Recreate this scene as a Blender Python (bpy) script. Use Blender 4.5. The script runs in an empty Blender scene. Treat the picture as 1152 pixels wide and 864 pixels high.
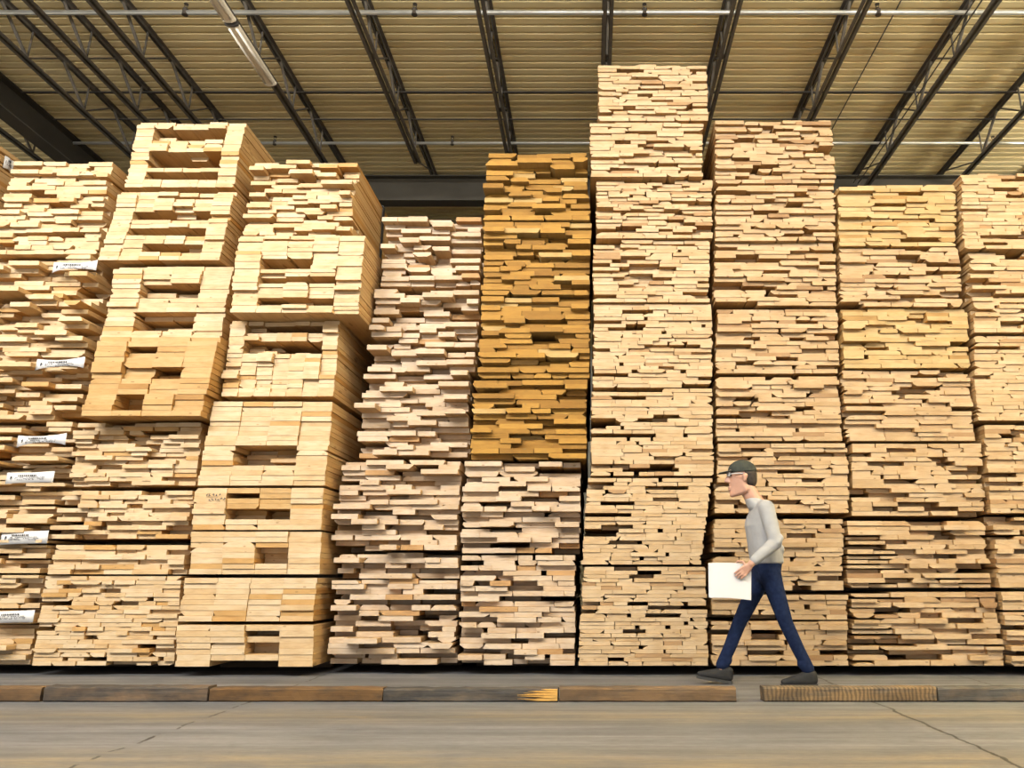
import bpy, bmesh, math, random
from mathutils import Vector, Matrix

rng = random.Random(20)
scene = bpy.context.scene
COL = scene.collection

# ------------------------------------------------------------------ helpers
def tag(o, label=None, cat=None, group=None, kind=None):
    if label: o['label'] = label
    if cat: o['category'] = cat
    if group: o['group'] = group
    if kind: o['kind'] = kind
    return o

def empty(name, loc=(0, 0, 0)):
    o = bpy.data.objects.new(name, None)
    o.location = loc
    o.empty_display_size = 0.2
    COL.objects.link(o)
    return o

def link(name, me, parent=None, loc=(0, 0, 0), rot=None):
    o = bpy.data.objects.new(name, me)
    o.location = loc
    if rot: o.rotation_euler = rot
    o.parent = parent
    COL.objects.link(o)
    return o

class MB:
    """collects verts and faces of one mesh"""
    def __init__(self):
        self.v, self.f, self.m = [], [], []
    def add(self, vs, fs, mats=None):
        b = len(self.v)
        self.v += [tuple(p) for p in vs]
        self.f += [tuple(b + i for i in f) for f in fs]
        self.m += list(mats) if mats else [0] * len(fs)
    def box(self, x0, x1, y0, y1, z0, z1, m=0):
        vs = [(x0,y0,z0),(x1,y0,z0),(x1,y1,z0),(x0,y1,z0),(x0,y0,z1),(x1,y0,z1),(x1,y1,z1),(x0,y1,z1)]
        fs = [(0,3,2,1),(4,5,6,7),(0,1,5,4),(1,2,6,5),(2,3,7,6),(3,0,4,7)]
        self.add(vs, fs, [m]*6)
    def prism(self, sec, y0, y1, m_end=0, m_side=0):
        """section sec = [(x, z)...] counter-clockwise seen from -Y, run along Y"""
        n = len(sec)
        vs = [(x, y0, z) for x, z in sec] + [(x, y1, z) for x, z in sec]
        fs = [tuple(range(n)), tuple(range(2*n-1, n-1, -1))]
        ms = [m_end, m_end]
        for i in range(n):
            j = (i+1) % n
            fs.append((j, i, i+n, j+n)); ms.append(m_side)
        self.add(vs, fs, ms)
    def tube(self, pts, r, n=8, m=0, cap=True):
        pts = [Vector(p) for p in pts]
        rings = []
        for i, p in enumerate(pts):
            d = (pts[min(i+1, len(pts)-1)] - pts[max(i-1, 0)]).normalized()
            a = d.orthogonal().normalized() if i == 0 else (a - d*a.dot(d)).normalized()
            b = d.cross(a)
            rr = r[i] if isinstance(r, (list, tuple)) else r
            rings.append([p + (a*math.cos(2*math.pi*k/n) + b*math.sin(2*math.pi*k/n))*rr for k in range(n)])
        vs = [q for ring in rings for q in ring]
        fs = []
        for i in range(len(pts)-1):
            for k in range(n):
                l = (k+1) % n
                fs.append((i*n+k, i*n+l, (i+1)*n+l, (i+1)*n+k))
        if cap:
            fs.append(tuple(range(n-1, -1, -1)))
            fs.append(tuple((len(pts)-1)*n+k for k in range(n)))
        self.add(vs, fs, [m]*len(fs))
    def build(self, name, mats, parent=None, loc=(0,0,0), smooth=False, rot=None):
        me = bpy.data.meshes.new(name)
        me.from_pydata(self.v, [], self.f)
        for mt in (mats if isinstance(mats, (list, tuple)) else [mats]): me.materials.append(mt)
        me.polygons.foreach_set('material_index', self.m)
        if smooth: me.polygons.foreach_set('use_smooth', [True]*len(self.f))
        me.update()
        return link(name, me, parent, loc, rot)

# ------------------------------------------------------------------ materials
def mat(name):
    m = bpy.data.materials.new(name); m.use_nodes = True
    nt = m.node_tree
    for n in list(nt.nodes): nt.nodes.remove(n)
    out = nt.nodes.new('ShaderNodeOutputMaterial')
    b = nt.nodes.new('ShaderNodeBsdfPrincipled')
    nt.links.new(b.outputs[0], out.inputs[0])
    return m, nt, b
def N(nt, t, **kw):
    n = nt.nodes.new(t)
    for k, v in kw.items(): setattr(n, k, v)
    return n
def math_n(nt, op, a, b=None, c=None, clamp=False):
    n = N(nt, 'ShaderNodeMath', operation=op, use_clamp=clamp)
    for i, v in enumerate((a, b, c)):
        if v is None: continue
        if isinstance(v, (int, float)): n.inputs[i].default_value = v
        else: nt.links.new(v, n.inputs[i])
    return n.outputs[0]
def ramp(nt, fac, stops):
    r = N(nt, 'ShaderNodeValToRGB')
    e = r.color_ramp.elements
    while len(e) < len(stops): e.new(0.5)
    for el, (p, c) in zip(e, stops):
        el.position = p; el.color = (*c, 1)
    nt.links.new(fac, r.inputs[0])
    return r.outputs[0]
def mixc(nt, fac, a, b, mode='MIX'):
    n = N(nt, 'ShaderNodeMix', data_type='RGBA', blend_type=mode)
    for s, v in ((n.inputs[0], fac), (n.inputs[6], a), (n.inputs[7], b)):
        if isinstance(v, (int, float)): s.default_value = v
        elif isinstance(v, tuple): s.default_value = (*v, 1)
        else: nt.links.new(v, s)
    return n.outputs[2]
def noise(nt, vec, scale, detail=3, rough=0.5):
    n = N(nt, 'ShaderNodeTexNoise')
    n.inputs['Scale'].default_value = scale; n.inputs['Detail'].default_value = detail; n.inputs['Roughness'].default_value = rough
    nt.links.new(vec, n.inputs['Vector'])
    return n.outputs['Fac']
def mapped(nt, vec, scale, loc=None):
    mp = N(nt, 'ShaderNodeMapping')
    mp.inputs['Scale'].default_value = scale
    nt.links.new(vec, mp.inputs['Vector'])
    if loc is not None: nt.links.new(loc, mp.inputs['Location'])
    return mp.outputs[0]

def plain(name, col, rough=0.6, metal=0.0, var=0.12, scale=6.0, spec=0.5):
    m, nt, b = mat(name)
    tc = N(nt, 'ShaderNodeTexCoord')
    f = noise(nt, tc.outputs['Object'], scale, 4)
    c0 = tuple(c*(1-var) for c in col); c1 = tuple(min(1, c*(1+var)) for c in col)
    nt.links.new(ramp(nt, f, [(0.3, c0), (0.7, c1)]), b.inputs['Base Color'])
    b.inputs['Roughness'].default_value = rough; b.inputs['Metallic'].default_value = metal
    b.inputs['Specular IOR Level'].default_value = spec
    return m

def wood(name, light, dark, end, odd, odd_share=0.06):
    m, nt, b = mat(name)
    tc = N(nt, 'ShaderNodeTexCoord'); oi = N(nt, 'ShaderNodeObjectInfo'); ge = N(nt, 'ShaderNodeNewGeometry')
    r = math_n(nt, 'FRACT', math_n(nt, 'ADD', oi.outputs['Random'], math_n(nt, 'MULTIPLY', ge.outputs['Random Per Island'], 7.31)))
    r2 = math_n(nt, 'FRACT', math_n(nt, 'MULTIPLY', r, 37.7))
    cx = N(nt, 'ShaderNodeCombineXYZ')
    nt.links.new(math_n(nt, 'MULTIPLY', r, 91.0), cx.inputs[0]); nt.links.new(math_n(nt, 'MULTIPLY', r2, 53.0), cx.inputs[1]); nt.links.new(math_n(nt, 'MULTIPLY', r2, 17.0), cx.inputs[2])
    if end:
        v1 = mapped(nt, tc.outputs['Object'], (9, 9, 60), cx.outputs[0])
        v2 = mapped(nt, tc.outputs['Object'], (5, 5, 9), cx.outputs[0])
    else:
        v1 = mapped(nt, tc.outputs['Object'], (40, 1.3, 40), cx.outputs[0])
        v2 = mapped(nt, tc.outputs['Object'], (7, 0.9, 7), cx.outputs[0])
    g = noise(nt, v1, 1.0, 4, 0.6)
    h = noise(nt, v2, 1.0, 2)
    base = ramp(nt, r, [(0.0, light), (0.55, tuple((a+c)/2 for a, c in zip(light, dark))), (1.0, dark)])
    base = mixc(nt, math_n(nt, 'LESS_THAN', r2, odd_share), base, odd)
    gr = ramp(nt, g, [(0.30, (0.74, 0.66, 0.54)), (0.52, (1, 1, 1))])
    base = mixc(nt, 0.55, base, gr, 'MULTIPLY')
    hr = ramp(nt, h, [(0.32, (0.84, 0.77, 0.66)), (0.60, (1, 1, 1))])
    base = mixc(nt, 0.6, base, hr, 'MULTIPLY')
    # knots
    vo = N(nt, 'ShaderNodeTexVoronoi'); vo.inputs['Scale'].default_value = 1.0
    nt.links.new(mapped(nt, tc.outputs['Object'], (7, 7, 14) if end else (9, 2.2, 9), cx.outputs[0]), vo.inputs['Vector'])
    kn = math_n(nt, 'LESS_THAN', vo.outputs['Distance'], 0.10 if end else 0.13)
    base = mixc(nt, math_n(nt, 'MULTIPLY', kn, 0.55), base, tuple(c*0.45 for c in odd))
    nt.links.new(base, b.inputs['Base Color'])
    b.inputs['Roughness'].default_value = 0.62
    b.inputs['Specular IOR Level'].default_value = 0.25
    return m

PAL = {  # light, dark, odd board
    'cream': ((0.83, 0.665, 0.43), (0.75, 0.54, 0.29), (0.68, 0.42, 0.16)),
    'blush': ((0.79, 0.65, 0.48), (0.70, 0.535, 0.36), (0.62, 0.38, 0.17)),
    'amber': ((0.58, 0.325, 0.070), (0.36, 0.185, 0.034), (0.64, 0.44, 0.19)),
    'tan':   ((0.77, 0.60, 0.38), (0.67, 0.485, 0.27), (0.53, 0.34, 0.17)),
    'sand':  ((0.735, 0.555, 0.34), (0.62, 0.44, 0.24), (0.47, 0.30, 0.155)),
    'gold':  ((0.73, 0.555, 0.29), (0.64, 0.455, 0.20), (0.53, 0.33, 0.12)),
    'honey': ((0.70, 0.48, 0.22), (0.62, 0.39, 0.15), (0.50, 0.28, 0.09)),
}
WOOD = {}
for k, (l, d, o) in PAL.items():
    l, d, o = [(c[0]*0.655, c[1]*0.645, c[2]*(0.665 if k != 'amber' else 0.58)) for c in (l, d, o)]
    sat = (lambda c: (c[0]*0.97, c[1]*0.85, c[2]*0.64)) if k != 'amber' else (lambda c: (c[0]*0.62 + .13, c[1]*0.62 + .11, c[2]*0.62 + .06))  # oranger sides paint in the warm shade of undersides; amber sides are plain tan
    WOOD[k] = (wood('sawn end ' + k, l, d, True, o), wood('tinted side ' + k, sat(l), sat(d), False, sat(o)))

M_bearer = plain('dry bearer wood', (0.14, 0.10, 0.065), 0.8)
M_strap = plain('black strapping', (0.02, 0.02, 0.022), 0.4)
M_tag = plain('white tag film', (0.58, 0.58, 0.59), 0.45, var=0.04)
M_ink = plain('dark print', (0.04, 0.04, 0.05), 0.7)
M_steel = plain('dark painted steel', (0.115, 0.102, 0.085), 0.55, 0.2, 0.2)
M_girder = plain('grey brown girder paint', (0.062, 0.056, 0.045), 0.75, 0.0, 0.1, 2, 0.2)
M_pipe = plain('galvanised pipe', (0.50, 0.50, 0.47), 0.35, 0.6, 0.1)
M_rod = plain('dark bridging steel', (0.06, 0.055, 0.05), 0.6)
M_brass = plain('dull sprinkler metal', (0.07, 0.06, 0.05), 0.5, 0.4)
M_fix = plain('cream enamel fixture', (0.78, 0.72, 0.60), 0.4, 0.0, 0.05)
M_tube = plain('frosted lamp tube', (0.86, 0.83, 0.76), 0.3, 0.0, 0.03)

# ------------------------------------------------------------------ lumber
# per bundle: left/right edge at the top, left/right edge at the bottom, underside height, top height, depth of its front
T = {
    'A6': (-6.076, -4.926, -6.146, -4.971, 0.085, 1.090, 7.36),
    'A5': (-5.995, -4.937, -6.036, -4.942, 1.094, 1.930, 7.36),
    'A4': (-5.974, -4.889, -5.998, -4.915, 1.947, 2.260, 7.36),
    'A3': (-6.006, -4.908, -6.029, -4.879, 2.292, 2.987, 7.39),
    'A2': (-6.014, -4.916, -6.002, -4.865, 2.996, 3.919, 7.36),
    'A1': (-5.930, -4.910, -5.963, -4.903, 3.953, 4.979, 7.33),
    'B8': (-4.902, -3.659, -4.897, -3.648, 0.085, 0.845, 7.30),
    'B7': (-4.867, -3.644, -4.873, -3.653, 0.861, 1.119, 7.30),
    'B6': (-4.933, -3.661, -4.920, -3.658, 1.176, 1.611, 7.33),
    'B5': (-4.862, -3.663, -4.880, -3.669, 1.663, 2.252, 7.35),
    'B4': (-4.630, -3.487, -4.681, -3.564, 2.272, 3.039, 7.12),
    'B3': (-4.700, -3.547, -4.753, -3.584, 3.059, 3.831, 7.33),
    'B2': (-4.760, -3.583, -4.873, -3.670, 3.875, 4.625, 7.30),
    'B1': (-4.691, -3.576, -4.743, -3.625, 4.674, 5.422, 7.32),
    'C8': (-3.630, -2.417, -3.597, -2.401, 0.085, 0.430, 7.22),
    'C7': (-3.624, -2.429, -3.633, -2.445, 0.458, 0.830, 7.25),
    'C6': (-3.617, -2.430, -3.588, -2.416, 0.861, 1.235, 7.25),
    'C5': (-3.616, -2.438, -3.611, -2.431, 1.251, 1.627, 7.25),
    'C4': (-3.562, -2.419, -3.610, -2.431, 1.651, 2.434, 7.25),
    'C3': (-3.481, -2.432, -3.498, -2.424, 2.492, 3.248, 7.28),
    'C2': (-3.418, -2.185, -3.400, -2.194, 3.254, 4.059, 7.08),
    'C1': (-3.442, -2.376, -3.459, -2.377, 4.079, 4.945, 7.27),
    'D5': (-2.323, -1.202, -2.341, -1.206, 0.085, 1.055, 7.40),
    'D4': (-2.350, -1.221, -2.394, -1.221, 1.075, 1.902, 7.40),
    'D3': (-2.231, -1.176, -2.242, -1.172, 1.952, 2.771, 7.45),
    'D2': (-2.156, -1.114, -2.189, -1.129, 2.787, 3.625, 7.48),
    'D1': (-2.138, -1.119, -2.126, -1.103, 3.688, 4.448, 7.52),
    'E6': (-1.187, -0.137, -1.175, -0.133, 0.085, 1.030, 7.36),
    'E5': (-1.189, -0.083, -1.214, -0.097, 1.050, 1.888, 7.36),
    'E4': (-1.134, -0.034, -1.140, -0.033, 1.913, 2.677, 7.36),
    'E3': (-1.088, 0.009, -1.095, -0.009, 2.699, 3.532, 7.38),
    'E2': (-1.091, 0.009, -1.092, 0.009, 3.549, 4.341, 7.40),
    'E1': (-1.082, -0.037, -1.111, 0.000, 4.356, 5.168, 7.41),
    'F8': (-0.072, 1.037, -0.132, 1.033, 0.085, 0.927, 7.30),
    'F7': (-0.041, 1.124, -0.096, 0.992, 0.947, 1.723, 7.30),
    'F6': (-0.008, 1.164, -0.008, 1.150, 1.747, 2.575, 7.30),
    'F5': (0.017, 1.187, 0.008, 1.156, 2.583, 3.430, 7.30),
    'F4': (0.000, 1.185, -0.009, 1.161, 3.439, 4.102, 7.30),
    'F3': (0.045, 1.244, 0.044, 1.212, 4.111, 4.755, 7.30),
    'F2': (-0.018, 1.161, -0.018, 1.131, 4.761, 5.395, 7.26),
    'F1': (0.066, 1.233, 0.074, 1.228, 5.439, 6.125, 7.33),
    'G8': (1.070, 2.307, 1.048, 2.260, 0.085, 0.684, 7.30),
    'G7': (1.119, 2.310, 1.064, 2.270, 0.722, 1.350, 7.30),
    'G6': (1.169, 2.405, 1.121, 2.371, 1.406, 2.046, 7.30),
    'G5': (1.177, 2.362, 1.153, 2.365, 2.071, 2.697, 7.30),
    'G4': (1.223, 2.428, 1.181, 2.379, 2.728, 3.382, 7.32),
    'G3': (1.231, 2.454, 1.189, 2.412, 3.409, 4.077, 7.32),
    'G2': (1.251, 2.494, 1.228, 2.448, 4.083, 4.703, 7.30),
    'G1': (1.288, 2.511, 1.260, 2.502, 4.740, 5.482, 7.35),
    'H7': (2.301, 3.618, 2.267, 3.633, 0.085, 0.707, 7.30),
    'H6': (2.325, 3.581, 2.272, 3.591, 0.745, 1.334, 7.30),
    'H5': (2.413, 3.640, 2.369, 3.619, 1.382, 2.046, 7.30),
    'H4': (2.375, 3.613, 2.373, 3.593, 2.071, 2.758, 7.30),
    'H3': (2.430, 3.702, 2.402, 3.624, 2.775, 3.384, 7.30),
    'H2': (2.452, 3.660, 2.405, 3.625, 3.393, 4.016, 7.30),
    'H1': (2.485, 3.700, 2.426, 3.625, 4.026, 4.703, 7.30),
    'I6': (3.621, 4.901, 3.635, 4.911, 0.085, 0.723, 7.27),
    'I5': (3.636, 4.840, 3.616, 4.866, 0.745, 1.379, 7.27),
    'I4': (3.662, 4.858, 3.615, 4.836, 1.403, 2.217, 7.27),
    'I3': (3.663, 4.876, 3.593, 4.823, 2.260, 3.094, 7.27),
    'I2': (3.727, 4.920, 3.658, 4.846, 3.121, 3.956, 7.27),
    'I1': (3.720, 4.886, 3.654, 4.816, 3.971, 4.809, 7.24),
}
zz = [0.085, 0.93, 1.78, 2.66, 3.53, 4.40, 5.205]
for i in range(6):
    T['Z%d' % (6-i)] = (-7.306, -6.150, -7.316, -6.150, zz[i] + (0.004 if i else 0), zz[i+1], 7.35)

def R(pal, t, w, sig, rec=(0.12, 0.1), hole=0.0, wane=0.2, fan=0.0):
    return dict(pal=pal, t=t, w=w, sig=sig, rec=rec, hole=hole, wane=wane, fan=fan, grid=0)
def G(pal, t, n, sig, depth=0.35, hollow=0.45, wane=0.12, odd=None):
    return dict(pal=pal, t=t, grid=n, sig=sig, depth=depth, hollow=hollow, wane=wane, fan=0.0, hole=0.0, odd=odd)

S = {
 'A1': R('cream', .047, (.14, .30), .018, (.20, .13), .06), 'A2': R('cream', .046, (.18, .36), .075, (.34, .30), .02),
 'A3': R('cream', .044, (.17, .36), .060, (.28, .22), .02), 'A4': R('cream', .044, (.20, .40), .080, (.30, .30), 0.03, 0.25, 0.32),
 'A5': R('cream', .044, (.20, .40), .080, (.30, .30), 0.03, 0.25, 0.32), 'A6': R('cream', .044, (.18, .38), .045, (.22, .22), 0.03, 0.25, 0.32),
 'B1': G('cream', .044, 6, .010, .95, .95), 'B2': G('cream', .044, 6, .016, .80, .95), 'B3': G('cream', .048, 4, .012, .80, .75),
 'B4': G('honey', .050, 4, .012, .70, .70), 'B5': R('cream', .040, (.12, .30), .025, (.20, .16), 0.06, 0.25), 'B6': R('cream', .040, (.14, .30), .022, (.18, .14), 0.06, 0.25),
 'B7': R('cream', .043, (.18, .34), .02, (.12, .12), .02), 'B8': R('cream', .036, (.10, .28), .010, (.10, .12), 0.06, 0.25),
 'C1': R('cream', .044, (.14, .30), .035, (.22, .22), .02), 'C2': G('cream', .037, 5, .018, .95, .9), 'C3': G('cream', .042, 7, .020, .60, .75),
 'C4': G('cream', .047, 4, .010, .45, .5), 'C5': G('cream', .047, 4, .010, .50, .6, odd='honey'), 'C6': G('cream', .048, 4, .010, .35, .4),
 'C7': G('cream', .046, 4, .008, .25, .18), 'C8': G('cream', .048, 4, .008, .25, .15),
 'D1': R('blush', .048, (.14, .32), .060, (.35, .20), .0), 'D2': R('blush', .048, (.14, .32), .065, (.35, .20), .0),
 'D3': R('blush', .048, (.14, .34), .065, (.35, .22), .0), 'D4': R('blush', .046, (.15, .36), .055, (.25, .16), 0.09, 0.2, 0.06), 'D5': R('blush', .046, (.14, .36), .045, (.25, .22), 0.09, 0.2, 0.06),
 'E1': R('amber', .050, (.16, .36), .040, (.20, .12), .0, .55), 'E2': R('amber', .050, (.16, .36), .040, (.20, .14), .0, .55),
 'E3': R('amber', .050, (.16, .42), .032, (.18, .12), .02, .6), 'E4': R('amber', .048, (.16, .42), .032, (.20, .14), .02, .6),
 'E5': R('blush', .046, (.15, .38), .045, (.24, .16), 0.09, 0.2, 0.06), 'E6': R('blush', .046, (.12, .36), .030, (.20, .25), 0.09, 0.2, 0.06),
 'F1': R('tan', .036, (.12, .32), .010, (.16, .12), 0.06, 0.3), 'F2': R('tan', .037, (.14, .36), .010, (.16, .12), 0.06, 0.3), 'F3': R('tan', .034, (.12, .30), .010, (.16, .12), 0.06, 0.3),
 'F4': R('tan', .036, (.14, .34), .010, (.16, .12), 0.06, 0.3), 'F5': R('tan', .036, (.14, .34), .007, (.08, .12), 0.12, 0.25), 'F6': R('tan', .036, (.14, .34), .006, (.07, .20), 0.12, 0.25),
 'F7': R('tan', .035, (.12, .32), .005, (.05, .25), 0.12, 0.25), 'F8': R('tan', .034, (.12, .32), .005, (.05, .30), 0.12, 0.25),
 'G1': R('sand', .041, (.14, .34), .015, (.16, .14), 0.06, 0.45), 'G2': R('sand', .041, (.16, .38), .015, (.18, .14), 0.06, 0.45), 'G3': R('sand', .041, (.16, .40), .015, (.14, .12), 0.06, 0.45),
 'G4': R('sand', .041, (.14, .36), .015, (.16, .14), 0.06, 0.45), 'G5': R('sand', .041, (.16, .38), .015, (.16, .14), 0.06, 0.45), 'G6': R('sand', .041, (.15, .34), .011, (.12, .14), 0.06, 0.45),
 'G7': R('sand', .042, (.16, .38), .010, (.08, .2), 0.08, 0.4, .06), 'G8': R('sand', .042, (.14, .36), .010, (.08, .25), 0.08, 0.4, .07),
 'H1': R('gold', .043, (.16, .38), .014, (.16, .12), 0.05, 0.45), 'H2': R('sand', .041, (.16, .36), .014, (.14, .12), 0.05, 0.45), 'H3': R('gold', .044, (.16, .38), .014, (.18, .14), 0.05, 0.45),
 'H4': R('sand', .041, (.18, .40), .014, (.16, .14), 0.05, 0.45), 'H5': R('sand', .042, (.14, .36), .012, (.14, .16), 0.05, 0.45), 'H6': R('sand', .042, (.16, .36), .022, (.14, .2), .03, .35, .14),
 'H7': R('sand', .043, (.16, .36), .022, (.14, .2), .02, .35, .22),
 'I1': R('tan', .036, (.13, .32), .006, (.07, .16), 0.07, 0.35), 'I2': R('tan', .040, (.14, .36), .010, (.12, .14), 0.07, 0.35), 'I3': R('tan', .036, (.13, .34), .005, (.05, .16), 0.07, 0.35),
 'I4': R('tan', .040, (.14, .36), .012, (.10, .16), 0.07, 0.35), 'I5': R('sand', .043, (.16, .38), .018, (.14, .2), .02, .35, .10), 'I6': R('sand', .043, (.16, .38), .018, (.14, .2), .02, .35, .12),
}
for i in range(1, 7): S['Z%d' % i] = R('cream', .050, (.24, .40), .03, (.15, .12), .0)

STACK = {
 'Z': 'stack cut off by the left edge', 'A': 'white-tagged stack', 'B': 'hollow-fronted stack beside the tagged one',
 'C': 'stack whose top bundle is strapped', 'D': 'pinkish stack left of amber bundles', 'E': 'stack with amber upper bundles',
 'F': 'tallest stack', 'G': 'stack behind the walking person', 'H': 'yellow-topped stack right of the person', 'I': 'stack at the right edge'}
GROUP = {k: 'lumber bundles in the ' + v for k, v in STACK.items()}
DESC = {
 'A1': 'pale untagged lumber bundle', 'A2': 'ragged cream lumber bundle', 'A3': 'ragged cream lumber bundle', 'A4': 'thin cream lumber bundle', 'A5': 'gappy lumber bundle with two tags', 'A6': 'gappy lumber bundle on the floor',
 'B1': 'deeply hollow lumber bundle', 'B2': 'hollow cream lumber bundle', 'B3': 'hollow wide-board bundle', 'B4': 'honey-brown hollow bundle', 'B5': 'cream lumber bundle', 'B6': 'cream lumber bundle', 'B7': 'thin lumber bundle', 'B8': 'flat-fronted bundle near the floor',
 'C1': 'pale lumber bundle with dark strap', 'C2': 'hollow protruding lumber bundle', 'C3': 'lumber bundle of narrow boards', 'C4': 'wide-board lumber bundle', 'C5': 'wide-board bundle with scribbled end', 'C6': 'wide-board lumber bundle', 'C7': 'thin wide-board bundle', 'C8': 'thin wide-board bundle near the floor',
 'D1': 'ragged pinkish lumber bundle', 'D2': 'ragged pinkish lumber bundle', 'D3': 'ragged pinkish lumber bundle', 'D4': 'pinkish lumber bundle', 'D5': 'pinkish bundle near the floor',
 'E1': 'amber-brown lumber bundle', 'E2': 'amber-brown lumber bundle', 'E3': 'amber-brown lumber bundle', 'E4': 'amber-brown lumber bundle', 'E5': 'pinkish lumber bundle', 'E6': 'pinkish bundle near the floor',
 'G8': 'tan bundle near the floor', 'F8': 'flat-fronted tan bundle near the floor', 'H1': 'yellow lumber bundle', 'H3': 'yellowish lumber bundle', 'H7': 'gappy tan bundle near the floor', 'I6': 'tan bundle near the floor', 'I5': 'tan lumber bundle', 'I1': 'smooth flat-fronted tan bundle'}
ORD = ['topmost', 'second', 'third', 'fourth', 'fifth', 'sixth', 'seventh', 'eighth']
ORDER = 'ZABCDEFGHI'

def edges(k, z):
    x0t, x1t, x0b, x1b, z0, z1, Y = T[k]
    f = min(1, max(0, (z - z0)/(z1 - z0)))
    return x0b + (x0t - x0b)*f, x1b + (x1t - x1b)*f

def limits(k, z):
    """left and right edge of bundle k at height z, kept clear of the bundles beside it"""
    l, r = edges(k, z)
    i = ORDER.index(k[0])
    for m in T:
        if m[0] == k[0]: continue
        j = ORDER.index(m[0])
        if abs(i - j) != 1 or not (T[m][4] - 0.06 <= z <= T[m][5] + 0.06): continue
        ml, mr = edges(m, z)
        if j < i and mr > l - 0.016: l = (l + mr)/2 + 0.010
        if j > i and ml < r + 0.016: r = (r + ml)/2 - 0.010
    return l, r

def section(w, t, wane):
    c = 0.0018
    h = w/2
    cut = [[c, c] for _ in range(4)]           # bottom-left, bottom-right, top-right, top-left
    if rng.random() < wane:
        for q in ([rng.randrange(4)] if rng.random() < 0.6 else rng.choice(([0, 1], [2, 3], [0, 3]))):
            cut[q] = [rng.uniform(0.012, min(0.05, w*0.35)), t*rng.uniform(0.35, 0.8) if len(cut) else 0]
    if cut[0][1] + cut[3][1] > t*0.9: cut[3] = [c, c]
    if cut[1][1] + cut[2][1] > t*0.9: cut[2] = [c, c]
    bl, br, tr, tl = cut
    return [(-h+bl[0], 0), (h-br[0], 0), (h, br[1]), (h, t-tr[1]), (h-tr[0], t), (-h+tl[0], t), (-h, t-tl[1]), (-h, bl[1])]

def rows_of(k):
    """list of boards (xc, z, width, thickness, recess, palette) of bundle k"""
    s = S[k]
    x0t, x1t, x0b, x1b, z0, z1, Y = T[k]
    n = max(2, round((z1 - z0)/s['t']))
    dz = (z1 - z0)/n
    out = []
    def lip(q):          # the underside layer stands a little proud of the bundle below, the top layers sit back
        if z0 < 2.0: return 0.0
        return -0.012 if q == 0 else (0.035 if q == n-1 else 0.0)
    if s['grid']:
        nc = s['grid']
        rec = [[0.0]*nc for _ in range(n)]
        # hollows: runs of short boards in the inner columns between runs of full ones
        r = rng.choice((1, 2, 2))
        while r < n - 1:
            if rng.random() < s['hollow']:
                ln = rng.choice((2, 2, 3, 3, 4))
                d = s['depth']*rng.uniform(0.45, 1.0)
                u = rng.random()
                cols = range(1, nc-1) if u < 0.6 else (range(2, nc-1) if u < 0.8 else range(1, max(2, nc-2)))
                for q in range(r, min(n-1, r+ln)):
                    for c in cols: rec[q][c] = d*(rng.uniform(0.8, 1.1) if rng.random() < 0.72 else rng.uniform(0.1, 0.6))
                r += ln
            r += rng.choice((1, 2, 2, 3))
        shift = [0.0]*nc
        for q in range(n):
            z = z0 + q*dz
            l, rr = limits(k, z + dz/2)
            jl = rng.uniform(0, 0.014); jr = rng.uniform(0, 0.008)
            cw = (rr - l - jl - jr)/nc
            for c in range(nc):
                if rng.random() < 0.35: shift[c] = rng.gauss(0, s['sig'])
                if k == 'C8' and q == 0 and 0 < c < nc-1: continue
                w = cw - rng.uniform(0.001, 0.006)
                pal = s['pal']
                if s.get('odd') and 0 < c < nc-1 and q > n*0.35: pal = s['odd']
                out.append((l + jl + (c+.5)*cw + rng.uniform(-.001, .001), z, w, dz - rng.uniform(0.0006, 0.002), rec[q][c] + shift[c] + rng.gauss(0, .004) + lip(q), pal))
        return out, dz
    for q in range(n):
        z = z0 + q*dz
        l, rr = limits(k, z + dz/2)
        l += rng.uniform(0, 0.014); rr -= rng.uniform(0, 0.010 if k[0] in 'AC' else 0.016)
        x = l
        ro = rng.gauss(0, s['sig']*0.45) + lip(q)
        calm = 0.35 if q == 0 and z0 > 2.0 else 1.0
        gap_row = rng.random() < s['fan']
        bare = q == n-1 and k[1:] == '1'          # the top layer of a stack is not full
        while x < rr - 0.03:
            if bare and rng.random() < 0.22: x += rng.uniform(0.08, 0.2)
            if x >= rr - 0.03: break
            if rng.random() < s['hole'] and x > l + 0.05:
                x += rng.uniform(0.012, 0.05)
            w = rng.uniform(*s['w'])
            if rr - x - w < s['w'][0]*0.7:
                w = rr - x if rr - x < s['w'][1]*1.15 else (rr - x)/2
            w = min(w, rr - x)
            rec = ro*calm + rng.gauss(0, s['sig'])*calm
            if rng.random() < s['rec'][0]*calm**2: rec += rng.uniform(0.3, 1.0)*s['rec'][1]
            if s['hole'] and rng.random() < s['hole']*0.5: rec += rng.uniform(0.25, 1.1)
            th = dz - rng.uniform(0.0004, 0.0022)
            if s['fan'] and (gap_row and rng.random() < 0.7 or k in ('H6', 'H7') and x < l + 0.3 and rng.random() < 0.75): th = dz*rng.uniform(0.52, 0.75)
            out.append((x + w/2, z, w - (rng.uniform(0.001, 0.004) if rng.random() < 0.7 else rng.uniform(0.005, 0.014)), th, rec, s['pal']))
            x += w
    return out, dz

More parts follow.
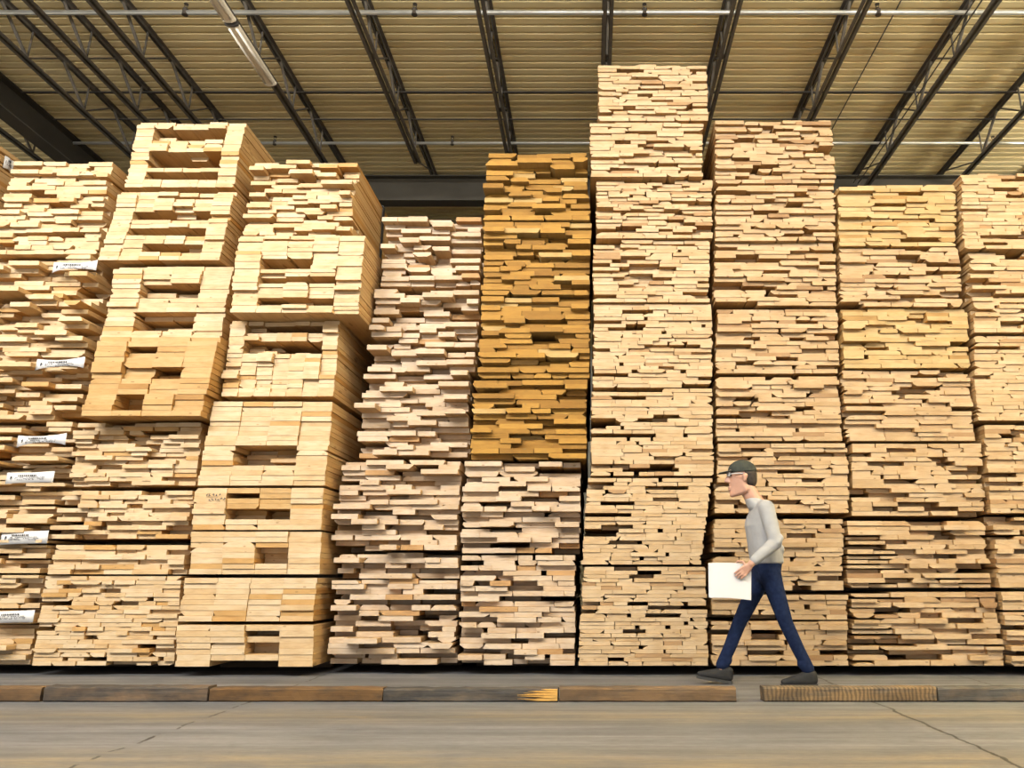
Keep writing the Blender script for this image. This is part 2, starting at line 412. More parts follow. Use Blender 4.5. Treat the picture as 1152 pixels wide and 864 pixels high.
def make_bundle(k, label):
    x0t, x1t, x0b, x1b, z0, z1, Y = T[k]
    s = S[k]
    base = Vector(((x0b+x1b)/2, Y, z0))
    root = empty('lumber_bundle', base)
    tag(root, label, 'lumber bundle', GROUP[k[0]])
    boards, dz = rows_of(k)
    length = rng.choice((3.66, 3.66, 3.05, 4.27)) if k[0] in 'BCEG' else 3.66
    # the hundred whose ends show largest are parts of their own
    boards.sort(key=lambda b: -(b[2]*b[3])*(0.35 if b[4] > 0.15 else 1.0))
    rest = MB()
    for i, (x, z, w, t, rec, pal) in enumerate(boards):
        sec = section(w, t, s['wane'])
        back = length + rng.uniform(-0.04, 0.04)
        if i < 100:
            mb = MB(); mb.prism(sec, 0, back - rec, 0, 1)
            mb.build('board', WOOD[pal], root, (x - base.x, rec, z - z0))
        else:
            sec = [(a + x - base.x, c + z - z0) for a, c in sec]
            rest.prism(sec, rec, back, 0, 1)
    if rest.v:
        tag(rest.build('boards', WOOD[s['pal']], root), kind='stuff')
    return root, length

def bearers(k, root, below, length):
    """wooden bearers strapped under a bundle, filling the gap to what carries it"""
    z0 = T[k][4]
    gap = z0 - below
    if gap < 0.012: return
    w = min(0.09, max(0.045, gap))
    l = max(T[k][2], T[k][0]) + 0.06; r = min(T[k][3], T[k][1]) - 0.06
    for y in (0.75, length*0.5, length - 0.6):
        mb = MB(); mb.box(l - root.location.x, r - root.location.x, y, y + w, -gap + 0.0015, -0.0005)
        mb.build('bearer', M_bearer, root)

BUNDLE = {}
for c in ORDER:
    ks = sorted((k for k in T if k[0] == c), key=lambda k: int(k[1:]))
    for i, k in enumerate(ks):
        default = {'F': 'tan lumber bundle', 'G': 'tan lumber bundle', 'H': 'tan lumber bundle', 'I': 'tan lumber bundle', 'Z': 'cream lumber bundle'}.get(c)
        d = DESC.get(k, default)
        o = ORD[i]
        where = '%s in the %s' % (o, STACK[c]) if i == 0 else ('bottom one in the %s' % STACK[c] if i == len(ks)-1 else '%s from top in the %s' % (o, STACK[c]))
        root, length = make_bundle(k, d + ', ' + where)
        below = T[ks[i+1]][5] if i + 1 < len(ks) else 0.0
        bearers(k, root, below, length)
        BUNDLE[k] = (root, length)

# dark strapping band round the top bundle of the strapped stack
def strap(k, y):
    root, length = BUNDLE[k]
    x0t, x1t, x0b, x1b, z0, z1, Y = T[k]
    l = min(x0t, x0b) - 0.004 - root.location.x; r = max(x1t, x1b) + 0.004 - root.location.x
    h = z1 - z0 + 0.004; t = 0.006; w = 0.08
    mb = MB()
    mb.box(l, r, y, y+w, h-t, h); mb.box(l, r, y, y+w, -0.004, -0.001)
    mb.box(l-t, l, y, y+w, -0.004, h); mb.box(r, r+t, y, y+w, -0.004, h)
    mb.build('strap', M_strap, root)
strap('C1', 1.0)

# white plastic tags stapled over the board ends of the tagged stack
def bundle_tag(k, x, z, w, h, droop, seed, side=False):
    r = random.Random(seed)
    root = BUNDLE[k][0]
    Y = T[k][6]
    mb = MB(); n = 14
    top, bot = [], []
    for i in range(n+1):
        u = i/n
        wav = 0.006*math.sin(u*7 + seed)
        zt = h/2 - 0.02*math.sin(u*math.pi)*droop + 0.012*droop*u
        zb = -h/2 + 0.035*droop*math.sin(u*math.pi)**0.7 + 0.012*droop*u
        top.append((-w/2 + w*u, wav, zt)); bot.append((-w/2 + w*u, wav*1.5 - 0.004, zb))
    vs = top + bot + [(a, b+0.0015, c) for a, b, c in top] + [(a, b+0.0015, c) for a, b, c in bot]
    m = n+1; fs = []
    for i in range(n):
        fs += [(m+i, m+i+1, i+1, i), (2*m+i, 2*m+i+1, 3*m+i+1, 3*m+i), (i, i+1, 2*m+i+1, 2*m+i), (m+i+1, m+i, 3*m+i, 3*m+i+1)]
    fs += [(0, 2*m, 3*m, m), (n, m+n, 3*m+n, 2*m+n)]
    mb.add(vs, fs)
    loc = (x - root.location.x, -0.10 if not side else 0.20, z - root.location.z)
    t = mb.build('bundle_tag', M_tag, root, loc, True, (0, 0, math.radians(90)) if side else (0, math.radians(-1.5), 0))
    t['label'] = 'white printed tag'
    # rows of small unreadable print
    pb = MB()
    def mark(u0, u1, z0, z1):
        wav = lambda u: 0.006*math.sin(u*7 + seed)*1.5 - 0.0075
        xa, xb = -w/2 + w*u0, -w/2 + w*u1
        y = min(wav(u0), wav(u1)); pb.box(xa, xb, y, y+0.0012, z0, z1)
    mark(0.09, 0.11, -h*0.12, h*0.14); mark(0.11, 0.125, -h*0.02, h*0.16)
    u = 0.24
    while u < 0.62:
        d = r.uniform(0.012, 0.03); mark(u, u+d, h*0.12, h*0.27); u += d + r.uniform(0.008, 0.02)
    for zz_ in (0.02, -0.09, -0.18):
        u = 0.18
        while u < 0.8:
            d = r.uniform(0.01, 0.035)
            if r.random() < 0.6: mark(u, u+d, h*zz_, h*(zz_+0.045))
            u += d + r.uniform(0.006, 0.02)
    pb.build('print', M_ink, t)
bundle_tag('A2', -5.059, 3.788, 0.431, 0.115, 1.0, 3)
bundle_tag('A3', -5.063, 2.809, 0.455, 0.115, 1.0, 5)
bundle_tag('A4', -5.105, 2.065, 0.450, 0.115, 1.0, 8)
bundle_tag('A5', -5.146, 1.722, 0.434, 0.105, 0.2, 11)
bundle_tag('A5', -5.115, 1.181, 0.422, 0.115, 0.1, 14)
bundle_tag('A6', -5.096, 0.495, 0.380, 0.105, 0.1, 17)
bundle_tag('Z1', -6.136, 5.06, 0.13, 0.14, 0.2, 21, side=True)


# pencilled scribble on a wide board end
def scribble():
    root = BUNDLE['C5'][0]
    mb = MB(); r = random.Random(4)
    z1 = T['C5'][5] - T['C5'][4]
    x = -0.52
    for row, (xs, zc) in enumerate(((-0.475, z1-0.065), (-0.45, z1-0.105))):
        x = xs
        for i in range(5 if row == 0 else 6):
            pts = [(x + r.uniform(0, .02), -0.032, zc + r.uniform(-.014, .014)) for _ in range(4)]
            mb.tube(pts, 0.0036, 5)
            x += 0.027
    o = mb.build('scribble', M_ink, root); o['label'] = 'dark hand-written scribble'
scribble()

# ------------------------------------------------------------------ setting
def lin(nt, v, a, b):                       # a*v + b
    return math_n(nt, 'MULTIPLY_ADD', v, a, b)

def floor_material():
    m, nt, b = mat('worn concrete')
    tc = N(nt, 'ShaderNodeTexCoord'); P = tc.outputs['Object']
    sx = N(nt, 'ShaderNodeSeparateXYZ'); nt.links.new(P, sx.inputs[0])
    X, Y = sx.outputs[0], sx.outputs[1]
    streak = noise(nt, mapped(nt, P, (0.30, 6.5, 1)), 1.0, 6, 0.65)
    band = noise(nt, mapped(nt, P, (0.10, 1.7, 1)), 1.0, 2, 0.5)
    fine = noise(nt, mapped(nt, P, (14, 40, 1)), 1.0, 5, 0.7)
    blot = noise(nt, mapped(nt, P, (2.2, 5.0, 1)), 1.0, 4, 0.6)
    mott = noise(nt, mapped(nt, P, (1.3, 6.5, 1)), 1.0, 6, 0.72)
    col = ramp(nt, streak, [(0.34, (0.090, 0.094, 0.106)), (0.52, (0.118, 0.122, 0.134)), (0.68, (0.158, 0.162, 0.176))])
    # tan dust worn in along the tyre tracks
    def track(y0, half):
        return math_n(nt, 'SUBTRACT', 1.0, math_n(nt, 'ABSOLUTE', math_n(nt, 'DIVIDE', math_n(nt, 'SUBTRACT', Y, y0), half)), clamp=True)
    tr = math_n(nt, 'MAXIMUM', track(5.22, 0.34), track(3.95, 0.42))
    tr = math_n(nt, 'MULTIPLY', tr, lin(nt, mott, 4.0, -1.25), clamp=True)
    col = mixc(nt, math_n(nt, 'MULTIPLY', tr, 0.8), col, (0.160, 0.130, 0.083))
    g = ramp(nt, band, [(0.40, (0.84, 0.84, 0.86)), (0.62, (1.10, 1.08, 1.05))])
    col = mixc(nt, 0.8, col, g, 'MULTIPLY')
    mr = ramp(nt, mott, [(0.34, (0.62, 0.61, 0.61)), (0.50, (1.0, 1.0, 1.0)), (0.66, (1.36, 1.34, 1.30))])
    col = mixc(nt, 0.65, col, mr, 'MULTIPLY')
    fr = ramp(nt, fine, [(0.30, (0.72, 0.71, 0.70)), (0.52, (1.0, 1.0, 1.0)), (0.75, (1.22, 1.21, 1.20))])
    col = mixc(nt, 0.8, col, fr, 'MULTIPLY')
    # cracked control joints
    wob = noise(nt, mapped(nt, P, (3, 3.5, 1)), 1.0, 4, 0.65)
    wob = lin(nt, wob, 0.10, -0.05)
    def joint(x0, w, y0, y1, gaps):
        d = math_n(nt, 'ABSOLUTE', math_n(nt, 'ADD', math_n(nt, 'SUBTRACT', X, x0), wob))
        k = math_n(nt, 'LESS_THAN', d, w)
        k = math_n(nt, 'MULTIPLY', k, math_n(nt, 'GREATER_THAN', Y, y0))
        k = math_n(nt, 'MULTIPLY', k, math_n(nt, 'LESS_THAN', Y, y1))
        return math_n(nt, 'MULTIPLY', k, math_n(nt, 'GREATER_THAN', blot, gaps))
    k = joint(1.95, 0.010, -20, 9, 0.0)
    k = math_n(nt, 'MAXIMUM', k, joint(-2.35, 0.009, -20, 9, 0.50))
    k = math_n(nt, 'MAXIMUM', k, joint(3.2, 0.007, 5.9, 9, 0.3))
    col = mixc(nt, math_n(nt, 'MULTIPLY', k, 0.92), col, (0.012, 0.011, 0.010))
    nt.links.new(col, b.inputs['Base Color'])
    nt.links.new(lin(nt, streak, -0.3, 0.70), b.inputs['Roughness'])
    bp = N(nt, 'ShaderNodeBump'); bp.inputs['Strength'].default_value = 0.12; bp.inputs['Distance'].default_value = 0.01
    nt.links.new(fine, bp.inputs['Height']); nt.links.new(bp.outputs[0], b.inputs['Normal'])
    return m

mb = MB(); mb.box(-18, 16, -7, 24, -0.2, 0)
fl = mb.build('floor', floor_material()); tag(fl, kind='structure')
mb = MB(); mb.box(-90, 90, -120, -7, -0.2, -0.01)
gr = mb.build('ground', plain('pale yard paving', (0.42, 0.40, 0.36), 0.85, 0, 0.1, 0.6)); tag(gr, kind='structure')

# roof deck: ribbed metal sheets, ribs running across
def deck_material():
    m, nt, b = mat('cream painted roof deck')
    tc = N(nt, 'ShaderNodeTexCoord'); P = tc.outputs['Object']
    a = noise(nt, mapped(nt, P, (0.5, 6.5, 1)), 1.0, 3)
    c = noise(nt, mapped(nt, P, (0.35, 0.6, 1)), 1.0, 4, 0.6)
    col = ramp(nt, a, [(0.3, (0.61, 0.51, 0.275)), (0.7, (0.75, 0.65, 0.385))])
    col = mixc(nt, 0.6, col, ramp(nt, c, [(0.35, (0.84, 0.81, 0.76)), (0.6, (1, 1, 1))]), 'MULTIPLY')
    nt.links.new(col, b.inputs['Base Color']); b.inputs['Roughness'].default_value = 0.55
    return m
ZD = 7.885
mb = MB()
ys = []
y = -7.0
while y < 24:
    ys += [(y, ZD), (y+0.104, ZD), (y+0.114, ZD+0.040), (y+0.143, ZD+0.040)]
    y += 0.1524
vs = [(-18, a, z) for a, z in ys] + [(16, a, z) for a, z in ys]
n = len(ys)
mb.add(vs, [(i, i+1, n+i+1, n+i) for i in range(n-1)])
mb.box(-18, 16, -7, 24, ZD+0.06, ZD+0.16)
ce = mb.build('ceiling', deck_material()); tag(ce, kind='structure')

def wall_material():
    m, nt, b = mat('grey ribbed cladding')
    tc = N(nt, 'ShaderNodeTexCoord')
    f = noise(nt, mapped(nt, tc.outputs['Object'], (3, 3, 0.4)), 1.0, 3)
    nt.links.new(ramp(nt, f, [(0.3, (0.30, 0.29, 0.25)), (0.7, (0.40, 0.38, 0.33))]), b.inputs['Base Color'])
    b.inputs['Roughness'].default_value = 0.6
    return m
WM = wall_material()
def ribbed(name, horizontal_axis, fixed, a0, a1, flip):
    mb = MB(); pts = []; a = a0
    while a < a1:
        pts += [(a, 0), (a+0.20, 0), (a+0.23, 0.03), (a+0.27, 0.03)]; a += 0.30
    n = len(pts); vs = []
    for z in (0, ZD+0.06):
        for p, d in pts:
            vs.append((p, fixed + d*flip, z) if horizontal_axis == 'x' else (fixed + d*flip, p, z))
    mb.add(vs, [(i, i+1, n+i+1, n+i) for i in range(n-1)])
    tag(mb.build(name, WM), kind='structure')
ribbed('wall_back', 'x', 23.9, -18, 16, -1)
ribbed('wall_left', 'y', -17.9, -7, 24, 1)
ribbed('wall_right', 'y', 15.9, -7, 24, -1)

# ------------------------------------------------------------------ roof steel
def angle_pair(mb, p0, p1, leg, gap, up):
    """two back-to-back steel angles along p0-p1 (roughly along Y)"""
    (x, y0, z0), (x1, y1, z1) = p0, p1
    t = 0.006
    for s in (-1, 1):
        xi = s*gap/2
        for (a, b, c, d) in ((xi, xi + s*t, 0, leg), (xi, xi + s*leg, 0 if not up else leg - t, t if not up else leg)):
            lo, hi = min(a, b), max(a, b)
            vs = [(x+lo, y0, z0+c), (x+hi, y0, z0+c), (x+hi, y0, z0+d), (x+lo, y0, z0+d),
                  (x+lo, y1, z1+c), (x+hi, y1, z1+c), (x+hi, y1, z1+d), (x+lo, y1, z1+d)]
            mb.add(vs, [(0,1,2,3), (7,6,5,4), (1,0,4,5), (2,1,5,6), (3,2,6,7), (0,3,7,4)])

def joist(x, y0, y1, label, phase=0.0, tail=None, group='roof joists'):
    root = empty('steel_joist', (x, y0, 7.40)); tag(root, label, 'roof joist', group)
    L = y1 - y0
    zt = ZD - 7.40 - 0.052
    mb = MB(); angle_pair(mb, (0, 0, zt), (0, L + 0.10, zt), 0.050, 0.03, True); mb.build('top_chord', M_steel, root)
    end = L - 1.15
    mb = MB(); angle_pair(mb, (0, 0, 0), (0, end if tail is None else L - tail, 0), 0.048, 0.03, False); mb.build('bottom_chord', M_steel, root)
    mb = MB(); y = end - 0.27
    mb.tube([(0, L - 0.12, zt + 0.01), (0, end - 0.03, 0.03), (0, end - 0.27, 0.03)], 0.012, 6)
    while y > 0.7:
        mb.tube([(0, y, 0.03), (0, y - 0.56, zt + 0.02)], 0.022, 6)
        mb.tube([(0, y, 0.03), (0, y + 0.02, zt + 0.02)], 0.014, 6)
        mb.tube([(0, y - 0.62, zt + 0.02), (0, y - 1.2, 0.03)], 0.013, 6)
        y -= 1.2
    mb.build('web_lattice', M_steel, root)
    return root
JX = 0.205
joist_labels = {
 0: 'dark roof joist seen end-on above the left side of the tallest stack',
 1: 'dark roof joist running beside the right edge of the tallest stack',
 2: 'dark roof joist above the stack behind the walking person',
 3: 'dark roof joist right of the thin ceiling conduit, ending over the yellow-topped stack',
 4: 'dark roof joist ending over the left part of the rightmost stack',
 5: 'dark roof joist cut by the right edge of the photo, outermost on that side',
 -1: 'dark roof joist ending just above the amber topmost bundle',
 -2: 'dark roof joist ending at the girder left of the amber bundles',
 -3: 'dark roof joist carrying the long fluorescent strip light',
 -4: 'dark roof joist next left of the fluorescent strip light, ending behind the hollow top bundle',
 -5: 'dark roof joist nearest right of the deep steel beam',
}
for k, lb in joist_labels.items():
    joist(JX + 1.517*k, -6.5, 12.86, lb, tail=0.35 if k in (3, 4) else None)
joist(-6.605, -6.5, 12.86, 'dark roof joist of the close pair left of the strip light, middle one')
joist(-8.95, -6.5, 12.86, 'dark roof joist close along the left side of the deep steel beam')
joist(-10.45, -6.5, 12.86, 'dark roof joist beyond the deep steel beam, farthest left')
joist(-1.10, 13.25, 23.4, 'short piece of dark roof joist showing beyond the girder above the pinkish stack')

def ibeam(name, label, length, depth, width, loc, rot):
    root = empty(name, loc); root.rotation_euler = (0, 0, rot); tag(root, label, 'steel beam')
    mb = MB(); mb.box(-0.008, 0.008, 0, length, 0.02, depth - 0.02); mb.build('beam_web', M_girder, root)
    mb = MB(); mb.box(-width/2, width/2, 0, length, 0, 0.02); mb.build('bottom_flange', M_girder, root)
    mb = MB(); mb.box(-width/2, width/2, 0, length, depth - 0.02, depth); mb.build('top_flange', M_girder, root)
    return root
ibeam('steel_girder', 'deep dark girder running across behind the stacks under the roof', 33.6, 0.495, 0.26, (15.8, 12.98, 7.335), math.radians(90))
ibeam('steel_beam', 'deep dark beam running towards the back at upper left', 19.2, 0.46, 0.26, (-8.56, -6.5, 7.385), 0)

def sprinkler_pipe(label, y, z, r, heads):
    root = empty('sprinkler_pipe', (0, y, z)); tag(root, label, 'pipe', 'sprinkler pipes')
    mb = MB(); mb.tube([(-8.42, 0, 0), (15.5, 0, 0)], r, 12); mb.build('pipe', M_pipe, root, smooth=True)
    for x in heads:
        h = MB()
        h.tube([(x, 0, -r-0.006), (x, 0, r+0.016)], r*1.25, 10)
        h.tube([(x, 0, r+0.01), (x, 0, r+0.045)], 0.013, 8)
        h.tube([(x-0.016, 0, r+0.04), (x-0.022, 0, r+0.07), (x, 0, r+0.092)], 0.005, 6)
        h.tube([(x+0.016, 0, r+0.04), (x+0.022, 0, r+0.07), (x, 0, r+0.092)], 0.005, 6)
        h.tube([(x, 0, r+0.088), (x, 0, r+0.095)], 0.028, 10)
        h.build('sprinkler_head', M_brass, root)
sprinkler_pipe('galvanised sprinkler pipe near the top of the photo', 8.51, 7.70, 0.030, (-5.08, -2.21, 0.67, 3.59, 6.6))
sprinkler_pipe('galvanised sprinkler pipe further back above the girder line', 11.57, 7.70, 0.024, (-5.15, -2.26, 0.9, 3.75, 6.55))

def bridging(label, y, z, r):
    mb = MB(); mb.box(-8.42, 15.5, -r, r, -r, -r+0.006); mb.box(-8.42, 15.5, r-0.006, r, -r, r)
    o = mb.build('bridging_bar', M_rod, None, (0, y, z)); tag(o, label, 'bridging bar', 'joist bridging bars')
bridging('thin dark bar across the roof, nearer of two between the pipes', 10.325, 7.805, 0.018)
bridging('thin dark bar across the roof, farther of two between the pipes', 11.035, 7.80, 0.012)

def conduit(label, x, z, clips):
    root = empty('ceiling_conduit', (x, -6, z)); tag(root, label, 'conduit')
    mb = MB(); mb.tube([(0, 0, 0), (0, 18.8, 0)], 0.009, 8); mb.build('conduit_run', M_rod, root)
    if clips:
        mb = MB(); y = 0.3
        for i in range(62):
            mb.box(-0.022, 0.022, y, y+0.012, -0.012, 0.010); y += 0.3
        mb.build('clip', M_rod, root)
conduit('thin dark conduit clipped straight up the roof deck', 3.89, 7.868, False)
conduit('thin cable run beside the joist right of the conduit, left one', 4.66, 7.645, False)
conduit('thin cable run beside the joist right of the conduit, right one', 4.735, 7.625, False)

# fluorescent strip lights (switched off) under a joist
def strip_light(label, y0, y1):
    root = empty('strip_light', (-4.345, y0, 7.30)); tag(root, label, 'light', 'fluorescent strip lights')
    L = y1 - y0
    sec = [(-0.075, 0.02), (-0.03, 0.0), (0.03, 0.0), (0.075, 0.02), (0.078, 0.05), (0.04, 0.09), (-0.04, 0.09), (-0.078, 0.05)]
    mb = MB(); mb.prism(sec, 0.03, L - 0.03); mb.build('reflector', M_fix, root)
    for s in (-1, 1):
        mb = MB(); mb.tube([(s*0.045, 0.06, -0.004), (s*0.045, L - 0.06, -0.004)], 0.013, 10); mb.build('lamp_tube', M_tube, root, smooth=True)
    for y in (0, L - 0.03):
        mb = MB(); mb.prism([(a*1.06, c*1.06 - 0.003) for a, c in sec], y, y + 0.03); mb.build('end_cap', M_rod if y == 0 else M_fix, root)
    for y in (0.25, L - 0.3):
        mb = MB(); mb.box(-0.04, 0.04, y, y+0.03, 0.088, 0.0995); mb.build('hanger_mount', M_steel, root)
strip_light('cream fluorescent strip light under a joist, farther and lower end in the photo', 8.24, 9.45)
strip_light('cream fluorescent strip light under a joist, nearer one cut by the top edge', 6.98, 8.19)

# ------------------------------------------------------------------ kerb timbers
def kerb_material(name, base, dark, orange, oshare, saw=0.0):
    m, nt, b = mat(name)
    tc = N(nt, 'ShaderNodeTexCoord'); P = tc.outputs['Object']
    g = noise(nt, mapped(nt, P, (2.5, 30, 42)), 1.0, 5, 0.65)
    s = noise(nt, mapped(nt, P, (2.6, 4, 6)), 1.0, 4, 0.6)
    o = noise(nt, mapped(nt, P, (1.9, 3, 9)), 1.7, 3, 0.6)
    col = ramp(nt, g, [(0.32, dark), (0.62, base)])
    col = mixc(nt, math_n(nt, 'MULTIPLY', ramp(nt, o, [(0.5 - oshare*0.4, (0, 0, 0)), (0.72 - oshare*0.4, (1, 1, 1))]), 0.85), col, orange)
    col = mixc(nt, 0.75, col, ramp(nt, s, [(0.36, (0.28, 0.27, 0.27)), (0.60, (1, 1, 1))]), 'MULTIPLY')
    if saw:
        w = N(nt, 'ShaderNodeTexWave', wave_type='BANDS', bands_direction='X')
        w.inputs['Scale'].default_value = 11; w.inputs['Distortion'].default_value = 4.5; w.inputs['Detail'].default_value = 2
        nt.links.new(P, w.inputs['Vector'])
        col = mixc(nt, saw, col, ramp(nt, w.outputs['Fac'], [(0.25, (0.42, 0.38, 0.36)), (0.7, (1.1, 1.05, 1.0))]), 'MULTIPLY')
    nt.links.new(col, b.inputs['Base Color']); b.inputs['Roughness'].default_value = 0.85
    bp = N(nt, 'ShaderNodeBump'); bp.inputs['Strength'].default_value = 0.5; bp.inputs['Distance'].default_value = 0.006
    nt.links.new(g, bp.inputs['Height']); nt.links.new(bp.outputs[0], b.inputs['Normal'])
    return m
def kerb_timber(x0, x1, h, d, label, m, seed, taper=0.0, splinter=False):
    r = random.Random(seed)
    L = x1 - x0; n = 22
    mb = MB(); vs = []
    c = 0.010
    for i in range(n+1):
        u = i/n; x = L*u
        hh = h*(1 - taper*max(0, 1 - u*6)) + r.uniform(-.002, .002)
        ring = [(0+c, 0), (d-c, 0), (d, c), (d, hh-c), (d-c, hh), (c, hh), (0, hh-c), (0, c)]
        for yy, z in ring:
            vs.append((x + (r.uniform(-.003, .003) if i in (0, n) else 0), yy + r.uniform(-.0018, .0018), max(0.0, z + r.uniform(-.0018, .0018))))
    fs = [tuple(range(7, -1, -1)), tuple(n*8 + k for k in range(8))]
    for i in range(n):
        for k in range(8):
            l = (k+1) % 8
            fs.append((i*8+k, i*8+l, (i+1)*8+l, (i+1)*8+k))
    mb.add(vs, fs)
    o = mb.build('kerb_timber', m, None, (x0, 5.80 + r.uniform(-.006, .006), 0.0), rot=(0, 0, math.radians(r.uniform(-.25, .25))))
    tag(o, label, 'kerb timber', 'timbers laid end to end as a kerb')
    if splinter:
        sp = MB()
        for q in range(9):
            z = 0.012 + q*0.0085
            l = r.uniform(0.10, 0.30)
            sp.tube([(L - 0.004, -0.002, z), (L - l*0.6, -0.005 - r.uniform(0, .003), z + r.uniform(-.002, .002)), (L - l, -0.0005, z + r.uniform(-.004, .004))], [0.0046, 0.004, 0.0008], 6)
        q = sp.build('splintered_end', kerb_material('fresh splintered wood', (0.62, 0.40, 0.13), (0.34, 0.19, 0.05), (0.6, 0.34, 0.08), 0.5), o); q['label'] = 'raw yellow splintered end'
    return o
K1 = kerb_material('brown kerb wood', (0.093, 0.058, 0.030), (0.035, 0.024, 0.014), (0.126, 0.068, 0.025), 0.5)
K2 = kerb_material('dark weathered kerb wood', (0.079, 0.062, 0.048), (0.027, 0.022, 0.019), (0.143, 0.090, 0.049), 0.15)
K3 = kerb_material('orange stained kerb wood', (0.067, 0.041, 0.020), (0.025, 0.016, 0.009), (0.130, 0.065, 0.018), 0.5)
K4 = kerb_material('blackened kerb wood', (0.064, 0.058, 0.053), (0.017, 0.015, 0.014), (0.112, 0.086, 0.060), 0.08)
K5 = kerb_material('tan kerb wood', (0.135, 0.090, 0.053), (0.062, 0.040, 0.023), (0.152, 0.090, 0.041), 0.4)
K6 = kerb_material('saw marked kerb wood', (0.128, 0.105, 0.076), (0.048, 0.041, 0.033), (0.204, 0.134, 0.060), 0.42, 0.7)
K7 = kerb_material('grey kerb wood', (0.101, 0.094, 0.084), (0.041, 0.039, 0.036), (0.143, 0.105, 0.068), 0.12)
kerb_timber(-4.98, -3.792, 0.094, 0.125, 'brown kerb timber at the left edge of the photo', K1, 1)
kerb_timber(-3.768, -2.640, 0.099, 0.130, 'dark weathered kerb timber below the hollow-fronted stack', K2, 2)
kerb_timber(-2.632, -1.438, 0.090, 0.120, 'orange-stained kerb timber below the strapped and pinkish stacks', K3, 3)
kerb_timber(-1.430, -0.228, 0.086, 0.120, 'blackened kerb timber with a splintered yellow end', K4, 4, splinter=True)
kerb_timber(-0.220, 1.000, 0.092, 0.120, 'tan kerb timber ending at the gap under the walking person', K5, 5)
kerb_timber(1.190, 2.385, 0.094, 0.125, 'saw-marked kerb timber starting right of the gap', K6, 6, taper=0.0)
kerb_timber(2.393, 3.590, 0.094, 0.125, 'plain grey kerb timber at the right end of the row', K7, 7)

# ------------------------------------------------------------------ the walking person
def ball(c, r, n=10):
    rx, ry, rz = r if isinstance(r, tuple) else (r, r, r)
    pts = []
    for i in range(n+1):
        th = math.pi*i/n
        for k in range(2*n if 0 < i < n else 1):
            ph = math.pi*k/n
            pts.append(Vector((c[0] + rx*math.sin(th)*math.cos(ph), c[1] + ry*math.sin(th)*math.sin(ph), c[2] + rz*math.cos(th))))
    return pts
def fused(name, pieces, voxel, smooth, material, parent, loc=(0, 0, 0), keep=None):
    """each piece is a list of (centre, radius) balls wrapped in one hull; all pieces grow into one surface"""
    bm = bmesh.new()
    for piece in pieces:
        b2 = bmesh.new()
        for c, r in piece:
            for p in ball(c, r): b2.verts.new(p)
        res = bmesh.ops.convex_hull(b2, input=b2.verts)
        junk = [v for v in b2.verts if not v.link_faces]
        bmesh.ops.delete(b2, geom=junk, context='VERTS')
        mm = bpy.data.meshes.new('tmp'); b2.to_mesh(mm); b2.free()
        bm.from_mesh(mm); bpy.data.meshes.remove(mm)
    me = bpy.data.meshes.new('tmp'); bm.to_mesh(me); bm.free()
    o = bpy.data.objects.new('tmp', me); COL.objects.link(o)
    rm = o.modifiers.new('r', 'REMESH'); rm.mode = 'VOXEL'; rm.voxel_size = voxel
    sm = o.modifiers.new('s', 'SMOOTH'); sm.iterations = smooth; sm.factor = 0.5
    dg = bpy.context.evaluated_depsgraph_get()
    out = bpy.data.meshes.new_from_object(o.evaluated_get(dg))
    bpy.data.objects.remove(o); bpy.data.meshes.remove(me)
    if keep:
        bm = bmesh.new(); bm.from_mesh(out)
        for co, no in keep:
            g = bm.verts[:] + bm.edges[:] + bm.faces[:]
            res = bmesh.ops.bisect_plane(bm, geom=g, plane_co=co, plane_no=no, clear_outer=True)
            ed = [e for e in res['geom_cut'] if isinstance(e, bmesh.types.BMEdge)]
            bmesh.ops.holes_fill(bm, edges=ed, sides=0)
        bm.to_mesh(out); bm.free()
    out.name = name
    out.materials.clear(); out.materials.append(material)
    out.polygons.foreach_set('use_smooth', [True]*len(out.polygons))
    return link(name, out, parent, loc)

M_skin = plain('skin', (0.42, 0.235, 0.17), 0.5, 0, 0.06, 20)
M_shirt = plain('light grey knit', (0.31, 0.315, 0.33), 0.95, 0, 0.07, 14, 0.1)
M_jeans = plain('dark blue denim', (0.010, 0.017, 0.048), 0.95, 0, 0.25, 30, 0.08)
M_shoe = plain('charcoal shoe', (0.022, 0.022, 0.023), 0.8, 0, 0.15, 20, 0.2)
M_sole = plain('dark rubber sole', (0.03, 0.03, 0.03), 0.8)
M_cap = plain('dark grey green cap cloth', (0.042, 0.047, 0.042), 0.95, 0, 0.15, 25, 0.1)
M_hair = plain('dark brown hair', (0.03, 0.022, 0.018), 0.8, 0, 0.3, 60)
M_glass = plain('pale safety glasses', (0.5, 0.5, 0.5), 0.25, 0, 0.02)
M_eye = plain('eye', (0.10, 0.07, 0.05), 0.2)
M_paper = plain('white paper', (0.60, 0.60, 0.62), 0.7, 0, 0.02, 3)

PX, PY = 1.42, 6.68
per = empty('person', (PX, PY, 0))
tag(per, 'person in cap, light grey top and dark jeans walking left with white papers', 'person')

